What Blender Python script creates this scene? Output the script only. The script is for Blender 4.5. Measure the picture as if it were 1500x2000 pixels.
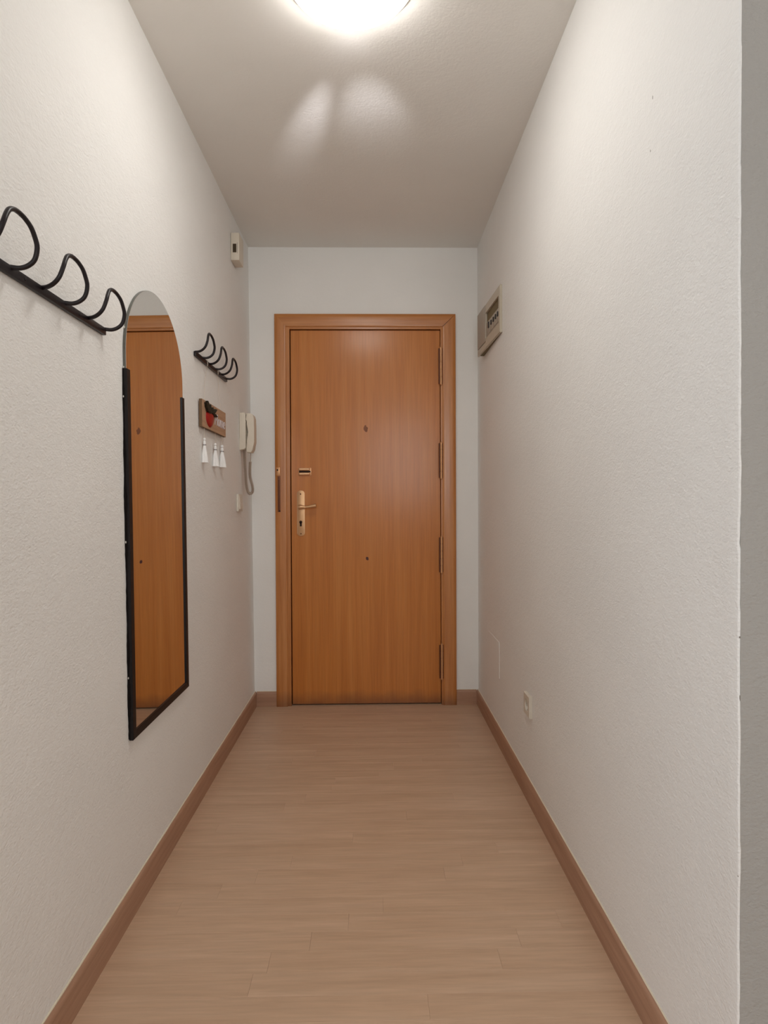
import bpy, bmesh, math, random
from mathutils import Vector, Matrix
from math import radians, sin, cos, pi, atan

SC = bpy.context.scene
for o in list(bpy.data.objects):
    bpy.data.objects.remove(o)
random.seed(7)

# ------------------------------------------------------------------ camera
F_PX = 1150.0
cam_data = bpy.data.cameras.new('camera')
cam_data.sensor_fit = 'HORIZONTAL'
cam_data.sensor_width = 36.0
cam_data.lens = F_PX * 36.0 / 1500.0
cam_data.clip_start = 0.02
cam = bpy.data.objects.new('camera', cam_data)
SC.collection.objects.link(cam)
yaw, pitch, roll = atan(20 / F_PX), atan(12 / F_PX), -radians(0.25)
fwd = Vector((sin(yaw) * cos(pitch), cos(yaw) * cos(pitch), -sin(pitch)))
rt = fwd.cross(Vector((0, 0, 1))).normalized()
up = rt.cross(fwd)
R_ = rt * cos(roll) + up * sin(roll)
U_ = up * cos(roll) - rt * sin(roll)
M = Matrix((R_, U_, -fwd)).transposed().to_4x4()
M.translation = Vector((0, 0, 1.083))
cam.matrix_world = M
SC.camera = cam

# ------------------------------------------------------------------ world, lights, exposure
world = bpy.data.worlds.new('world')
SC.world = world
world.use_nodes = True
world.node_tree.nodes['Background'].inputs[0].default_value = (0.75, 0.83, 1.0, 1)
world.node_tree.nodes['Background'].inputs[1].default_value = 0.3
SC.view_settings.view_transform = 'Standard'
SC.view_settings.look = 'None'
SC.view_settings.gamma = 1
SC.view_settings.exposure = 0.10
SC.view_settings.use_curve_mapping = False

LAMP_COLOR = (1.0, 0.965, 0.915)
LAMP_STRENGTH = 18.5
REAR_FILL = 27.0
LEFT_FILL = 16.5
REAR_TOP_FILL = 3.0

def light(name, kind, loc, power, color, size=None, size_y=None, direction=None, **kw):
    d = bpy.data.lights.new(name, kind)
    d.energy = power
    d.color = color
    if kind == 'AREA':
        d.shape = 'RECTANGLE'
        d.size = size
        d.size_y = size_y or size
    for k, v in kw.items():
        setattr(d, k, v)
    o = bpy.data.objects.new(name, d)
    o.location = loc
    if direction:
        o.rotation_euler = Vector(direction).to_track_quat('-Z', 'Y').to_euler()
    SC.collection.objects.link(o)
    return o

# unseen fill light added at a made-up window behind the camera
light('rear_window_fill', 'AREA', (0.5, -2.42, 1.75), REAR_FILL, (0.95, 0.97, 0.98), 1.3, 1.2, (-0.12, 1, -0.08))
# unseen fill light added in the left room, shining through an added doorway
light('left_window_fill', 'AREA', (-2.2, -0.15, 1.35), LEFT_FILL, (0.90, 0.95, 1.0), 1.3, 1.5, (1, 0.28, 0))
# weak overhead fill light added in the unseen rear room
light('rear_room_fill', 'AREA', (0.9, -1.0, 2.45), REAR_TOP_FILL, (1.0, 0.93, 0.84), 0.4, 0.4, (0, 0, -1))

# ------------------------------------------------------------------ materials
def srgb(r, g, b):
    def f(c):
        c /= 255.0
        return c / 12.92 if c <= 0.04045 else ((c + 0.055) / 1.055) ** 2.4
    return (f(r), f(g), f(b), 1)

class Mat:
    def __init__(self, name, color, rough=0.6, metal=0.0, **kw):
        self.m = bpy.data.materials.new(name)
        self.m.use_nodes = True
        self.nt = self.m.node_tree
        self.b = self.nt.nodes['Principled BSDF']
        self.b.inputs['Base Color'].default_value = color
        self.b.inputs['Roughness'].default_value = rough
        self.b.inputs['Metallic'].default_value = metal
        for k, v in kw.items():
            self.b.inputs[k].default_value = v
    def n(self, t, **kw):
        x = self.nt.nodes.new(t)
        for k, v in kw.items():
            if k.startswith('_'):
                setattr(x, k[1:], v)
            else:
                x.inputs[k].default_value = v
        return x
    def l(self, a, b):
        self.nt.links.new(a, b)
    def coords(self, scale, obj=True, rnd=0):
        tc = self.n('ShaderNodeTexCoord')
        src = tc.outputs['Object']
        if rnd:
            oi = self.n('ShaderNodeObjectInfo')
            mu = self.n('ShaderNodeMath', _operation='MULTIPLY')
            mu.inputs[1].default_value = rnd
            self.l(oi.outputs['Random'], mu.inputs[0])
            ad = self.n('ShaderNodeVectorMath', _operation='ADD')
            self.l(src, ad.inputs[0])
            self.l(mu.outputs[0], ad.inputs[1])
            src = ad.outputs[0]
        mp = self.n('ShaderNodeMapping')
        mp.inputs['Scale'].default_value = scale
        self.l(src, mp.inputs['Vector'])
        return mp.outputs[0]

def plaster(name, col, strength=0.35, scale=1.0, dirt=0.0):
    m = Mat(name, col, 0.75)
    v = m.coords((1, 1, 1.5))
    n1 = m.n('ShaderNodeTexNoise', Scale=150 * scale, Detail=3.0, Roughness=0.55)
    n2 = m.n('ShaderNodeTexNoise', Scale=48 * scale, Detail=2.0, Roughness=0.5)
    m.l(v, n1.inputs['Vector'])
    m.l(v, n2.inputs['Vector'])
    mx = m.n('ShaderNodeMath', _operation='MULTIPLY_ADD')
    m.l(n2.outputs[0], mx.inputs[0])
    mx.inputs[1].default_value = 0.9
    m.l(n1.outputs[0], mx.inputs[2])
    b = m.n('ShaderNodeBump', Strength=strength, Distance=0.0020)
    m.l(mx.outputs[0], b.inputs['Height'])
    m.l(b.outputs[0], m.b.inputs['Normal'])
    # very soft uneven paint
    n3 = m.n('ShaderNodeTexNoise', Scale=2.2, Detail=3.0)
    m.l(v, n3.inputs['Vector'])
    cr = m.n('ShaderNodeValToRGB')
    cr.color_ramp.elements[0].position = 0.35
    cr.color_ramp.elements[1].position = 0.7
    cr.color_ramp.elements[0].color = tuple(c * 0.96 for c in col[:3]) + (1,)
    cr.color_ramp.elements[1].color = col
    m.l(n3.outputs[0], cr.inputs[0])
    m.l(cr.outputs[0], m.b.inputs['Base Color'])
    return m.m

def wood(name, c1, c2, c3, stretch, rough=0.4, rnd=0, vary=0.0, bump=0.05, coat=0.0, wear=None):
    """streaky grain; stretch = coordinate scale, small along the grain"""
    m = Mat(name, c1, rough)
    v = m.coords(stretch, rnd=rnd)
    n1 = m.n('ShaderNodeTexNoise', Scale=1.0, Detail=6.0, Roughness=0.6, Distortion=0.3)
    m.l(v, n1.inputs['Vector'])
    cr = m.n('ShaderNodeValToRGB')
    e = cr.color_ramp.elements
    e[0].position, e[0].color = 0.28, c2
    e[1].position, e[1].color = 0.72, c3
    k = e.new(0.5)
    k.color = c1
    m.l(n1.outputs[0], cr.inputs[0])
    out = cr.outputs[0]
    # fine pores
    v2 = m.n('ShaderNodeVectorMath', _operation='SCALE')
    v2.inputs['Scale'].default_value = 5.0
    m.l(v, v2.inputs[0])
    n2 = m.n('ShaderNodeTexNoise', Scale=1.0, Detail=3.0)
    m.l(v2.outputs[0], n2.inputs['Vector'])
    hs = m.n('ShaderNodeHueSaturation')
    ma = m.n('ShaderNodeMapRange')
    ma.inputs['From Min'].default_value = 0.3
    ma.inputs['From Max'].default_value = 0.7
    ma.inputs['To Min'].default_value = 0.93
    ma.inputs['To Max'].default_value = 1.06
    m.l(n2.outputs[0], ma.inputs['Value'])
    m.l(out, hs.inputs['Color'])
    val = ma.outputs[0]
    if vary:
        oi = m.n('ShaderNodeObjectInfo')
        mr = m.n('ShaderNodeMapRange')
        mr.inputs['To Min'].default_value = 1 - vary
        mr.inputs['To Max'].default_value = 1 + vary
        m.l(oi.outputs['Random'], mr.inputs['Value'])
        mm = m.n('ShaderNodeMath', _operation='MULTIPLY')
        m.l(val, mm.inputs[0])
        m.l(mr.outputs[0], mm.inputs[1])
        val = mm.outputs[0]
    m.l(val, hs.inputs['Value'])
    out = hs.outputs[0]
    if wear:   # scuffed dark lower edge (dirt band of its own, low on the door)
        tc = m.n('ShaderNodeTexCoord')
        sp = m.n('ShaderNodeSeparateXYZ')
        m.l(tc.outputs['Object'], sp.inputs[0])
        nz = m.n('ShaderNodeTexNoise', Scale=14.0, Detail=4.0)
        m.l(tc.outputs['Object'], nz.inputs['Vector'])
        ad = m.n('ShaderNodeMath', _operation='MULTIPLY_ADD')
        m.l(nz.outputs[0], ad.inputs[0])
        ad.inputs[1].default_value = -0.06
        m.l(sp.outputs['Z'], ad.inputs[2])
        mr = m.n('ShaderNodeMapRange')
        mr.inputs['From Min'].default_value = -0.02
        mr.inputs['From Max'].default_value = 0.05
        mr.inputs['To Min'].default_value = wear
        mr.inputs['To Max'].default_value = 0.0
        m.l(ad.outputs[0], mr.inputs['Value'])
        mix = m.n('ShaderNodeMix', _data_type='RGBA')
        m.l(mr.outputs[0], mix.inputs['Factor'])
        m.l(out, mix.inputs['A'])
        mix.inputs['B'].default_value = srgb(95, 62, 48)
        out = mix.outputs['Result']
    m.l(out, m.b.inputs['Base Color'])
    if bump:
        b = m.n('ShaderNodeBump', Strength=bump, Distance=0.001)
        m.l(n2.outputs[0], b.inputs['Height'])
        m.l(b.outputs[0], m.b.inputs['Normal'])
    if coat:
        m.b.inputs['Coat Weight'].default_value = coat
        m.b.inputs['Coat Roughness'].default_value = 0.2
    return m.m

def simple(name, col, rough=0.5, metal=0.0, noise=0.04, scale=40, **kw):
    m = Mat(name, col, rough, metal, **kw)
    n = m.n('ShaderNodeTexNoise', Scale=scale, Detail=3.0)
    m.l(m.coords((1, 1, 1)), n.inputs['Vector'])
    mr = m.n('ShaderNodeMapRange')
    mr.inputs['To Min'].default_value = 1 - noise
    mr.inputs['To Max'].default_value = 1 + noise
    m.l(n.outputs[0], mr.inputs['Value'])
    hs = m.n('ShaderNodeHueSaturation')
    hs.inputs['Color'].default_value = col
    m.l(mr.outputs[0], hs.inputs['Value'])
    m.l(hs.outputs[0], m.b.inputs['Base Color'])
    return m.m

WALL = plaster('wall_plaster', srgb(246, 245, 242), 0.8)
WALL_SMOOTH = plaster('far_wall_plaster', srgb(246, 245, 242), 0.25)
RETURN = plaster('return_wall_shaded', srgb(174, 172, 168), 0.8)  # darker copy of the wall plaster, the face's shade put into its colour
CEIL = plaster('ceiling_plaster', srgb(244, 242, 237), 0.3)
FLOOR = wood('laminate_oak', srgb(201, 168, 140), srgb(191, 157, 129), srgb(209, 177, 150),
             (1.8, 26, 26), rough=0.42, rnd=37.0, vary=0.010, bump=0.01)
SUBFLOOR = simple('underlay_brown', srgb(110, 84, 64), 0.8)
BASE_WOOD = wood('baseboard_oak', srgb(174, 134, 109), srgb(162, 122, 98), srgb(184, 144, 118),
                 (30, 2.5, 60), rough=0.45, bump=0.02)
BASE_FAR = wood('baseboard_oak_crosswise', srgb(174, 134, 109), srgb(162, 122, 98), srgb(184, 144, 118),
                (2.5, 30, 60), rough=0.45, bump=0.02)
CAULK = simple('cream_caulk', srgb(232, 222, 200), 0.6)
DOOR = wood('door_veneer', srgb(198, 123, 55), srgb(187, 112, 47), srgb(207, 134, 65),
            (26, 26, 0.9), rough=0.38, bump=0.02, coat=0.38, wear=0.6)
DOOR.node_tree.nodes['Principled BSDF'].inputs['Specular IOR Level'].default_value = 0.25
CASING = wood('casing_wood', srgb(194, 126, 66), srgb(180, 111, 53), srgb(206, 140, 79),
              (55, 55, 2.0), rough=0.34, bump=0.03, coat=0.3, wear=0.55)
CASING_H = wood('casing_wood_head', srgb(194, 126, 66), srgb(180, 111, 53), srgb(206, 140, 79),
                (2.0, 55, 55), rough=0.34, bump=0.03, coat=0.3)
KNOT = simple('knot_brown', srgb(134, 74, 30), 0.5, noise=0.2, scale=200)
KNOT_DARK = simple('knot_dark', srgb(72, 18, 6), 0.5, noise=0.2, scale=200)
DARK = simple('dark_gap', srgb(42, 20, 10), 0.8)
BRASS = simple('satin_brass', srgb(214, 172, 130), 0.42, 0.75, noise=0.05)
BRASS_POL = simple('polished_brass', srgb(246, 200, 156), 0.25, 0.5)
BRONZE = simple('bronzed_hinge', srgb(214, 162, 116), 0.32, 0.4, noise=0.12, scale=60)
BRONZE_DK = simple('dark_hinge_leaf', srgb(96, 52, 26), 0.5, 0.4)
TRACK = simple('brown_track', srgb(124, 72, 42), 0.5, 0.1, noise=0.15, scale=80)
BLACK = simple('black_metal', srgb(27, 20, 24), 0.4, 0.0, noise=0.05, **{'Coat Weight': 0.05, 'Specular IOR Level': 0.35})
FRAME_BLACK = simple('black_frame', srgb(20, 14, 15), 0.45, 0.0, **{'Specular IOR Level': 0.3})
SEAL = simple('black_sealant', srgb(16, 11, 10), 0.85, noise=0.2, scale=120, **{'Specular IOR Level': 0.2})
SEAL_W = simple('white_adhesive', srgb(215, 212, 205), 0.7)
GLASS_EDGE = simple('glass_edge_grey', srgb(104, 104, 98), 0.25, 0.3)
MIRROR = Mat('mirror_silver', (0.86, 0.86, 0.84, 1), 0.012, 1.0).m
WHITE_PL = simple('white_plastic', srgb(222, 214, 200), 0.4, noise=0.02)
CREAM_PL = simple('cream_plastic', srgb(224, 214, 198), 0.45, noise=0.02)
GREY_PL = simple('grey_plastic', srgb(176, 166, 152), 0.5, noise=0.02)
BOX_PL = simple('box_plastic', srgb(198, 188, 170), 0.45, noise=0.03)
RECESS = simple('recess_shade_olive', srgb(120, 106, 76), 0.7)  # shade inside the recess, put into the colour
GREY_DK = simple('slot_grey', srgb(110, 100, 88), 0.6)
GRILLE = simple('chime_grille', srgb(62, 46, 22), 0.6)
CORD = simple('cord_taupe', srgb(180, 162, 146), 0.5)
BLACK_PL = simple('black_plastic', srgb(28, 22, 18), 0.4)
PLAQUE = wood('plaque_wood', srgb(190, 152, 122), srgb(178, 140, 110), srgb(200, 164, 134),
              (60, 4, 60), rough=0.7, bump=0.05)
PLAQUE_EDGE = simple('plaque_edge', srgb(110, 84, 58), 0.7)
RED = simple('strawberry_red', srgb(160, 18, 16), 0.45, noise=0.12, scale=60)
LEAF = simple('leaf_dark_green', srgb(38, 32, 16), 0.7, noise=0.25, scale=90)
LETTER = simple('letter_white', srgb(222, 214, 218), 0.6)
TASSEL = simple('tassel_white', srgb(248, 247, 246), 0.85, noise=0.05, scale=150)
STRING = simple('string_cream', srgb(214, 202, 186), 0.9)
SILVER = simple('silver_ring', srgb(150, 146, 148), 0.3, 0.8)
SCUFF = simple('scuff_grey', srgb(132, 124, 114), 0.8)
def emis(name, col, s):
    m = Mat(name, (0.9, 0.9, 0.9, 1), 0.4)
    m.b.inputs['Emission Color'].default_value = (*col, 1)
    m.b.inputs['Emission Strength'].default_value = s
    return m.m
LAMP_GLASS = emis('opal_glass_lit', LAMP_COLOR, LAMP_STRENGTH)

# ------------------------------------------------------------------ helpers
def link(o):
    SC.collection.objects.link(o)
    return o

def obj(name, bm, mat, parent=None, smooth=False, loc=None, stuff=False):
    me = bpy.data.meshes.new(name)
    bmesh.ops.recalc_face_normals(bm, faces=bm.faces[:])
    bm.to_mesh(me)
    bm.free()
    me.materials.append(mat)
    if smooth:
        for p in me.polygons:
            p.use_smooth = True
        try:
            me.set_sharp_from_angle(angle=radians(40))
        except Exception:
            pass
    o = link(bpy.data.objects.new(name, me))
    if parent:
        o.parent = parent
        o.matrix_parent_inverse = parent_inverse(parent)
    if stuff:
        o['kind'] = 'stuff'
    return o

def world_loc(o):
    v = Vector(o.location)
    while o.parent:
        o = o.parent
        v = v + Vector(o.location)
    return v

def parent_inverse(p):
    # every Empty is unrotated: children are modelled in world coordinates
    return Matrix.Translation(-chain_loc(p))

def chain_loc(p):
    if p.type == 'EMPTY':
        return Vector(p.location)
    return chain_loc(p.parent) * 0 if p.parent else Vector(p.location)

def thing(name, label, cat, loc, group=None):
    o = link(bpy.data.objects.new(name, None))
    o.location = loc
    o.empty_display_size = 0.05
    o['label'] = label
    o['category'] = cat
    if group:
        o['group'] = group
    return o

def struct(o):
    o['kind'] = 'structure'
    return o

def box(bm, x0, x1, y0, y1, z0, z1, bev=0, seg=2):
    vs = [bm.verts.new((x, y, z)) for x in (x0, x1) for y in (y0, y1) for z in (z0, z1)]
    fs = []
    for q in ((0, 1, 3, 2), (4, 6, 7, 5), (0, 4, 5, 1), (2, 3, 7, 6), (0, 2, 6, 4), (1, 5, 7, 3)):
        fs.append(bm.faces.new([vs[i] for i in q]))
    if bev:
        es = list({e for f in fs for e in f.edges})
        bmesh.ops.bevel(bm, geom=es, offset=bev, segments=seg, affect='EDGES', profile=0.5)
    return bm

def B():
    return bmesh.new()

def boxo(name, mat, dims, parent=None, bev=0, seg=2):
    return obj(name, box(B(), *dims, bev=bev, seg=seg), mat, parent, smooth=bev > 0)

def prism(bm, poly, axis, a, b, bev=0, seg=2):
    """extrude a 2-D polygon along axis ('x','y','z')"""
    def P(u, v, w):
        return {'x': (w, u, v), 'y': (u, w, v), 'z': (u, v, w)}[axis]
    lo = [bm.verts.new(P(u, v, a)) for u, v in poly]
    hi = [bm.verts.new(P(u, v, b)) for u, v in poly]
    fs = [bm.faces.new(lo), bm.faces.new(hi[::-1])]
    n = len(poly)
    for i in range(n):
        fs.append(bm.faces.new((lo[i], lo[(i + 1) % n], hi[(i + 1) % n], hi[i])))
    if bev:
        es = list(set(fs[0].edges) | set(fs[1].edges))
        bmesh.ops.bevel(bm, geom=es, offset=bev, segments=seg, affect='EDGES', profile=0.5)
    return bm

def catmull(pts, n=8, closed=False):
    pts = [Vector(p) for p in pts]
    out = []
    m = len(pts)
    for i in range(m if closed else m - 1):
        p0 = pts[(i - 1) % m] if closed or i > 0 else pts[0] * 2 - pts[1]
        p1, p2 = pts[i], pts[(i + 1) % m]
        p3 = pts[(i + 2) % m] if closed or i + 2 < m else pts[-1] * 2 - pts[-2]
        for k in range(n):
            t = k / n
            out.append(0.5 * ((2 * p1) + (p2 - p0) * t + (2 * p0 - 5 * p1 + 4 * p2 - p3) * t * t
                              + (3 * p1 - p0 - 3 * p2 + p3) * t ** 3))
    if not closed:
        out.append(pts[-1])
    return out

def tube(bm, pts, r, seg=10, radii=None, cap=True):
    pts = [Vector(p) for p in pts]
    rings = []
    t0 = (pts[1] - pts[0]).normalized()
    nrm = t0.orthogonal().normalized()
    for i, p in enumerate(pts):
        if i == 0:
            t = t0
        elif i == len(pts) - 1:
            t = (pts[-1] - pts[-2]).normalized()
        else:
            t = (pts[i + 1] - pts[i - 1]).normalized()
        nrm = (nrm - t * nrm.dot(t)).normalized()
        bi = t.cross(nrm)
        rr = radii[i] if radii else r
        rings.append([bm.verts.new(p + (nrm * cos(2 * pi * k / seg) + bi * sin(2 * pi * k / seg)) * rr)
                      for k in range(seg)])
    for a, b in zip(rings, rings[1:]):
        for k in range(seg):
            bm.faces.new((a[k], a[(k + 1) % seg], b[(k + 1) % seg], b[k]))
    if cap:
        bm.faces.new(rings[0][::-1])
        bm.faces.new(rings[-1])
    return bm

def lathe(bm, prof, cx, cy, seg=24, axis='z'):
    """prof: list of (radius, height)"""
    rings = []
    for r, h in prof:
        ring = []
        for k in range(seg):
            a = 2 * pi * k / seg
            if axis == 'z':
                co = (cx + r * cos(a), cy + r * sin(a), h)
            elif axis == 'y':      # cx, cy are x and z centre, h is y
                co = (cx + r * cos(a), h, cy + r * sin(a))
            else:                  # cx, cy are y and z centre, h is x
                co = (h, cx + r * cos(a), cy + r * sin(a))
            ring.append(bm.verts.new(co))
        rings.append(ring)
    for a, b in zip(rings, rings[1:]):
        for k in range(seg):
            bm.faces.new((a[k], a[(k + 1) % seg], b[(k + 1) % seg], b[k]))
    bm.faces.new(rings[0][::-1])
    bm.faces.new(rings[-1])
    return bm

# ------------------------------------------------------------------ the shell
Y_FAR = 3.194
H = 2.478
XR = 0.567
Y_CORNER = 0.905
def xl(z):                       # the left wall is a hair out of plumb
    return -0.6484 - 0.0087 * z

def wall_left_mesh():
    bm = B()
    prism(bm, [(xl(0), -0.0), (xl(H), H), (xl(H) - 0.12, H), (xl(0) - 0.12, 0)], 'y', 0.78, Y_FAR + 0.12)
    prism(bm, [(xl(0), -0.0), (xl(H), H), (xl(H) - 0.12, H), (xl(0) - 0.12, 0)], 'y', -2.5, -0.75)
    prism(bm, [(xl(2.1), 2.1), (xl(H), H), (xl(H) - 0.12, H), (xl(2.1) - 0.12, 2.1)], 'y', -0.75, 0.78)  # lintel over the unseen doorway added for the left fill light
    return bm
struct(obj('wall_left', wall_left_mesh(), WALL))

def wall_right_mesh():           # corridor wall with its worn outer corner and the return
    bm = B()
    n = 160
    rnd = random.Random(3)
    prev = None
    cols = []
    for i in range(n + 1):
        z = H * i / n
        j = 0.0012 * (rnd.random() - 0.5) + 0.0009 * sin(z * 9) + 0.0007 * sin(z * 31 + 1)
        if rnd.random() < 0.06:
            j += 0.002 * rnd.random()
        r = 0.0022 + 0.0010 * rnd.random()
        yc = Y_CORNER + j
        ring = [(XR, Y_FAR + 0.12)]
        ring.append((XR, yc + 0.03))
        for a in (0, 30, 60, 90):
            t = radians(a)
            ring.append((XR + r * (1 - cos(t)), yc + r * (1 - sin(t))))
        ring.append((XR + 0.0036, Y_CORNER))
        cols.append([bm.verts.new((x, y, z)) for x, y in ring])
    for a, b in zip(cols, cols[1:]):
        for k in range(len(a) - 1):
            bm.faces.new((a[k], a[k + 1], b[k + 1], b[k]))
    # back
    b0 = [bm.verts.new((x, y, z)) for z in (0, H) for x, y in ((XR + 0.0036, Y_CORNER + 0.12), (XR + 0.12, Y_CORNER + 0.12), (XR + 0.12, Y_FAR + 0.12))]
    bm.faces.new((b0[0], b0[1], b0[4], b0[3]))
    bm.faces.new((b0[1], b0[2], b0[5], b0[4]))
    return bm
W_RIGHT = struct(obj('wall_right', wall_right_mesh(), WALL, smooth=True))
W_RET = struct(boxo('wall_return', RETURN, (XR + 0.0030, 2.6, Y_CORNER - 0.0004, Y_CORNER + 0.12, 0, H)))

def scuff(parent, p, rx, ry, rz, tilt=0.0):
    bm = B()
    bmesh.ops.create_icosphere(bm, subdivisions=2, radius=1.0)
    rr_ = random.Random(int(p[2] * 1000))
    for v in bm.verts:
        k = 1 + 0.35 * (rr_.random() - 0.5)
        x, y, z = v.co.x * rx * k, v.co.y * ry * k, v.co.z * rz * k
        x, z = x * cos(tilt) - z * sin(tilt), x * sin(tilt) + z * cos(tilt)
        v.co = Vector((p[0] + x, p[1] + y, p[2] + z))
    obj('scuff_mark', bm, SCUFF, parent, smooth=True)
for p, rx, rz, t in (((0.5695, 0.9052, 0.876), 0.0016, 0.0016, 0), ((0.570, 0.9052, 0.780), 0.0009, 0.0055, 0.1), ((0.5725, 0.905, 0.585), 0.0013, 0.0028, -0.6),
                     ((0.5705, 0.905, 0.499), 0.0012, 0.0055, 0.9), ((0.600, 0.905, 0.482), 0.0011, 0.0052, 0.25)):
    scuff(W_RET, p, rx, 0.0003, rz, t)
for p, ry, rz in (((XR, 1.188, 1.905), 0.0012, 0.0042), ((XR, 1.198, 1.804), 0.0011, 0.0028)):
    scuff(W_RIGHT, p, 0.0003, ry, rz)

DX0, DX1, DZ = -0.468, 0.374, 2.048      # opening inside the casing
def wall_far_mesh():
    bm = B()
    y0, y1 = Y_FAR, Y_FAR + 0.12
    box(bm, -0.72, DX0 - 0.01, y0, y1, 0, H)
    box(bm, DX1 + 0.01, 0.60, y0, y1, 0, H)
    box(bm, DX0 - 0.01, DX1 + 0.01, y0, y1, DZ + 0.01, H)
    return bm
struct(obj('wall_far', wall_far_mesh(), WALL_SMOOTH))
struct(boxo('ceiling', CEIL, (-2.5, 2.7, -2.6, Y_FAR + 0.12, H, H + 0.1)))
struct(boxo('wall_side', WALL, (2.6, 2.7, -2.6, Y_CORNER + 0.12, 0, H)))
lr = B()
box(lr, -2.5, -0.78, 1.2, 1.3, 0, H)
box(lr, -2.5, -0.78, -1.6, -1.5, 0, H)
box(lr, -2.5, -2.4, -1.5, 1.2, 0, 0.5)
box(lr, -2.5, -2.4, -1.5, 1.2, 2.2, H)
box(lr, -2.5, -2.4, -1.5, -0.9, 0.5, 2.2)
box(lr, -2.5, -2.4, 0.6, 1.2, 0.5, 2.2)
struct(obj('wall_added_left_room', lr, WALL))  # unseen room added so fill light reaches the hall from the left
wl = B()
for d in ((-2.48, -2.42, -0.9, -0.84, 0.5, 2.2), (-2.48, -2.42, 0.54, 0.6, 0.5, 2.2), (-2.48, -2.42, -0.84, 0.54, 0.5, 0.56), (-2.48, -2.42, -0.84, 0.54, 2.14, 2.2)):
    box(wl, *d)
struct(obj('added_window_2', wl, WHITE_PL))  # unseen window added around the left fill light
def wall_rear_mesh():
    bm = B()
    a, b = -2.6, -2.5
    box(bm, -0.80, -0.2, a, b, 0, H)
    box(bm, 1.2, 2.7, a, b, 0, H)
    box(bm, -0.2, 1.2, a, b, 0, 1.1)
    box(bm, -0.2, 1.2, a, b, 2.4, H)
    return bm
struct(obj('wall_rear', wall_rear_mesh(), WALL))
wf = B()
for d in ((-0.2, -0.14, -2.58, -2.52, 1.1, 2.4), (1.14, 1.2, -2.58, -2.52, 1.1, 2.4), (-0.14, 1.14, -2.58, -2.52, 1.1, 1.16),
          (-0.14, 1.14, -2.58, -2.52, 2.34, 2.4), (0.47, 0.53, -2.58, -2.52, 1.16, 2.34)):
    box(wf, *d)
struct(obj('added_window_1', wf, WHITE_PL))  # unseen window added around the rear fill light

# floor: strips of laminate laid across the corridor
floor = struct(boxo('floor', SUBFLOOR, (-2.5, 2.7, -2.6, Y_FAR + 0.12, -0.05, -0.008)))
PITCH = 0.0655
y_ref = 2.145
rows = []
k = -16
rnd = random.Random(11)
fixed = {}
def plank_mesh(w, d):
    bm = B()
    g = 0.0001
    x0, x1, y0, y1, zb, zt, c = g, w - g, g, d - g, -0.008, 0.0, 0.00035
    lo = [(x0, y0, zb), (x1, y0, zb), (x1, y1, zb), (x0, y1, zb)]
    mi = [(x0, y0, zt - c), (x1, y0, zt - c), (x1, y1, zt - c), (x0, y1, zt - c)]
    tp = [(x0 + c, y0 + c, zt), (x1 - c, y0 + c, zt), (x1 - c, y1 - c, zt), (x0 + c, y1 - c, zt)]
    R = [[bm.verts.new(p) for p in r] for r in (lo, mi, tp)]
    for a, b in zip(R, R[1:]):
        for i in range(4):
            bm.faces.new((a[i], a[(i + 1) % 4], b[(i + 1) % 4], b[i]))
    bm.faces.new(R[2])
    bm.faces.new(R[0][::-1])
    return bm
XF0, XF1 = -0.652, 0.570
kmin = int(math.floor((y_ref - Y_FAR) / PITCH)) - 1
for k in range(kmin, 24):
    ya = y_ref - (k + 1) * PITCH          # near edge
    yb = ya + PITCH
    yb = min(yb, Y_FAR + 0.03)
    ya2 = ya
    if yb - ya2 < 0.008 or yb < 0.62:
        continue
    if k == 0:
        cuts = [-0.326]
    elif k == -3:
        cuts = [-0.157]
    elif k == 12:
        cuts = [-0.284]
    else:
        cuts = [XF0 + (((k * 0.417 + 0.23) % 1.0) * 1.1 + 0.05)]
        if rnd.random() < 0.35:
            c2 = cuts[0] + (0.52 if cuts[0] < 0 else -0.55)
            cuts.append(c2)
    xs = [XF0] + sorted(cuts) + [XF1]
    for xa, xb in zip(xs, xs[1:]):
        if xb - xa < 0.03:
            continue
        me_o = obj('plank', plank_mesh(xb - xa, yb - ya2), FLOOR, None)
        me_o.location = (xa, ya2, 0)
        me_o.parent = floor
bmr = B()
yy = 0.62
box(bmr, -0.652, 0.570, 0.0, y_ref - 24 * PITCH - 0.0005, -0.008, 0)
box(bmr, -0.652, 2.6, -2.5, -0.0005, -0.008, 0)
box(bmr, 0.5705, 2.6, 0.0, Y_CORNER, -0.008, 0)
rear = obj('laminate_behind', bmr, FLOOR, floor)

# baseboards: board with a rounded top, cream paint line along the wall
BH, BT = 0.080, 0.0105
def bb_profile():
    return [(0, 0), (BT, 0), (BT, BH - 0.013), (BT * 0.93, BH - 0.008), (BT * 0.72, BH - 0.004), (BT * 0.4, BH - 0.001), (0, BH)]
def base_side(name, sgn, xw, y0, y1):
    bm = B()
    prism(bm, [(xw(z) + sgn * d, z) for d, z in bb_profile()], 'y', y0, y1)
    o = struct(obj(name, bm, BASE_WOOD, smooth=True))
    c = B()
    pts = []
    rr = random.Random(5)
    n = 60
    for i in range(n + 1):
        y = y0 + (y1 - y0) * i / n
        pts.append((xw(BH) + sgn * 0.0012, y, BH + 0.0004 * rr.random()))
    rad = [0.0019 + 0.0007 * rr.random() for _ in pts]
    tube(c, pts, 0.002, 6, radii=rad)
    obj('caulk_line', c, CAULK, o, smooth=True)
    return o
base_side('baseboard_left', 1, xl, 0.78, Y_FAR)
base_side('baseboard_right', -1, lambda z: XR, Y_CORNER, Y_FAR)
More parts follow.
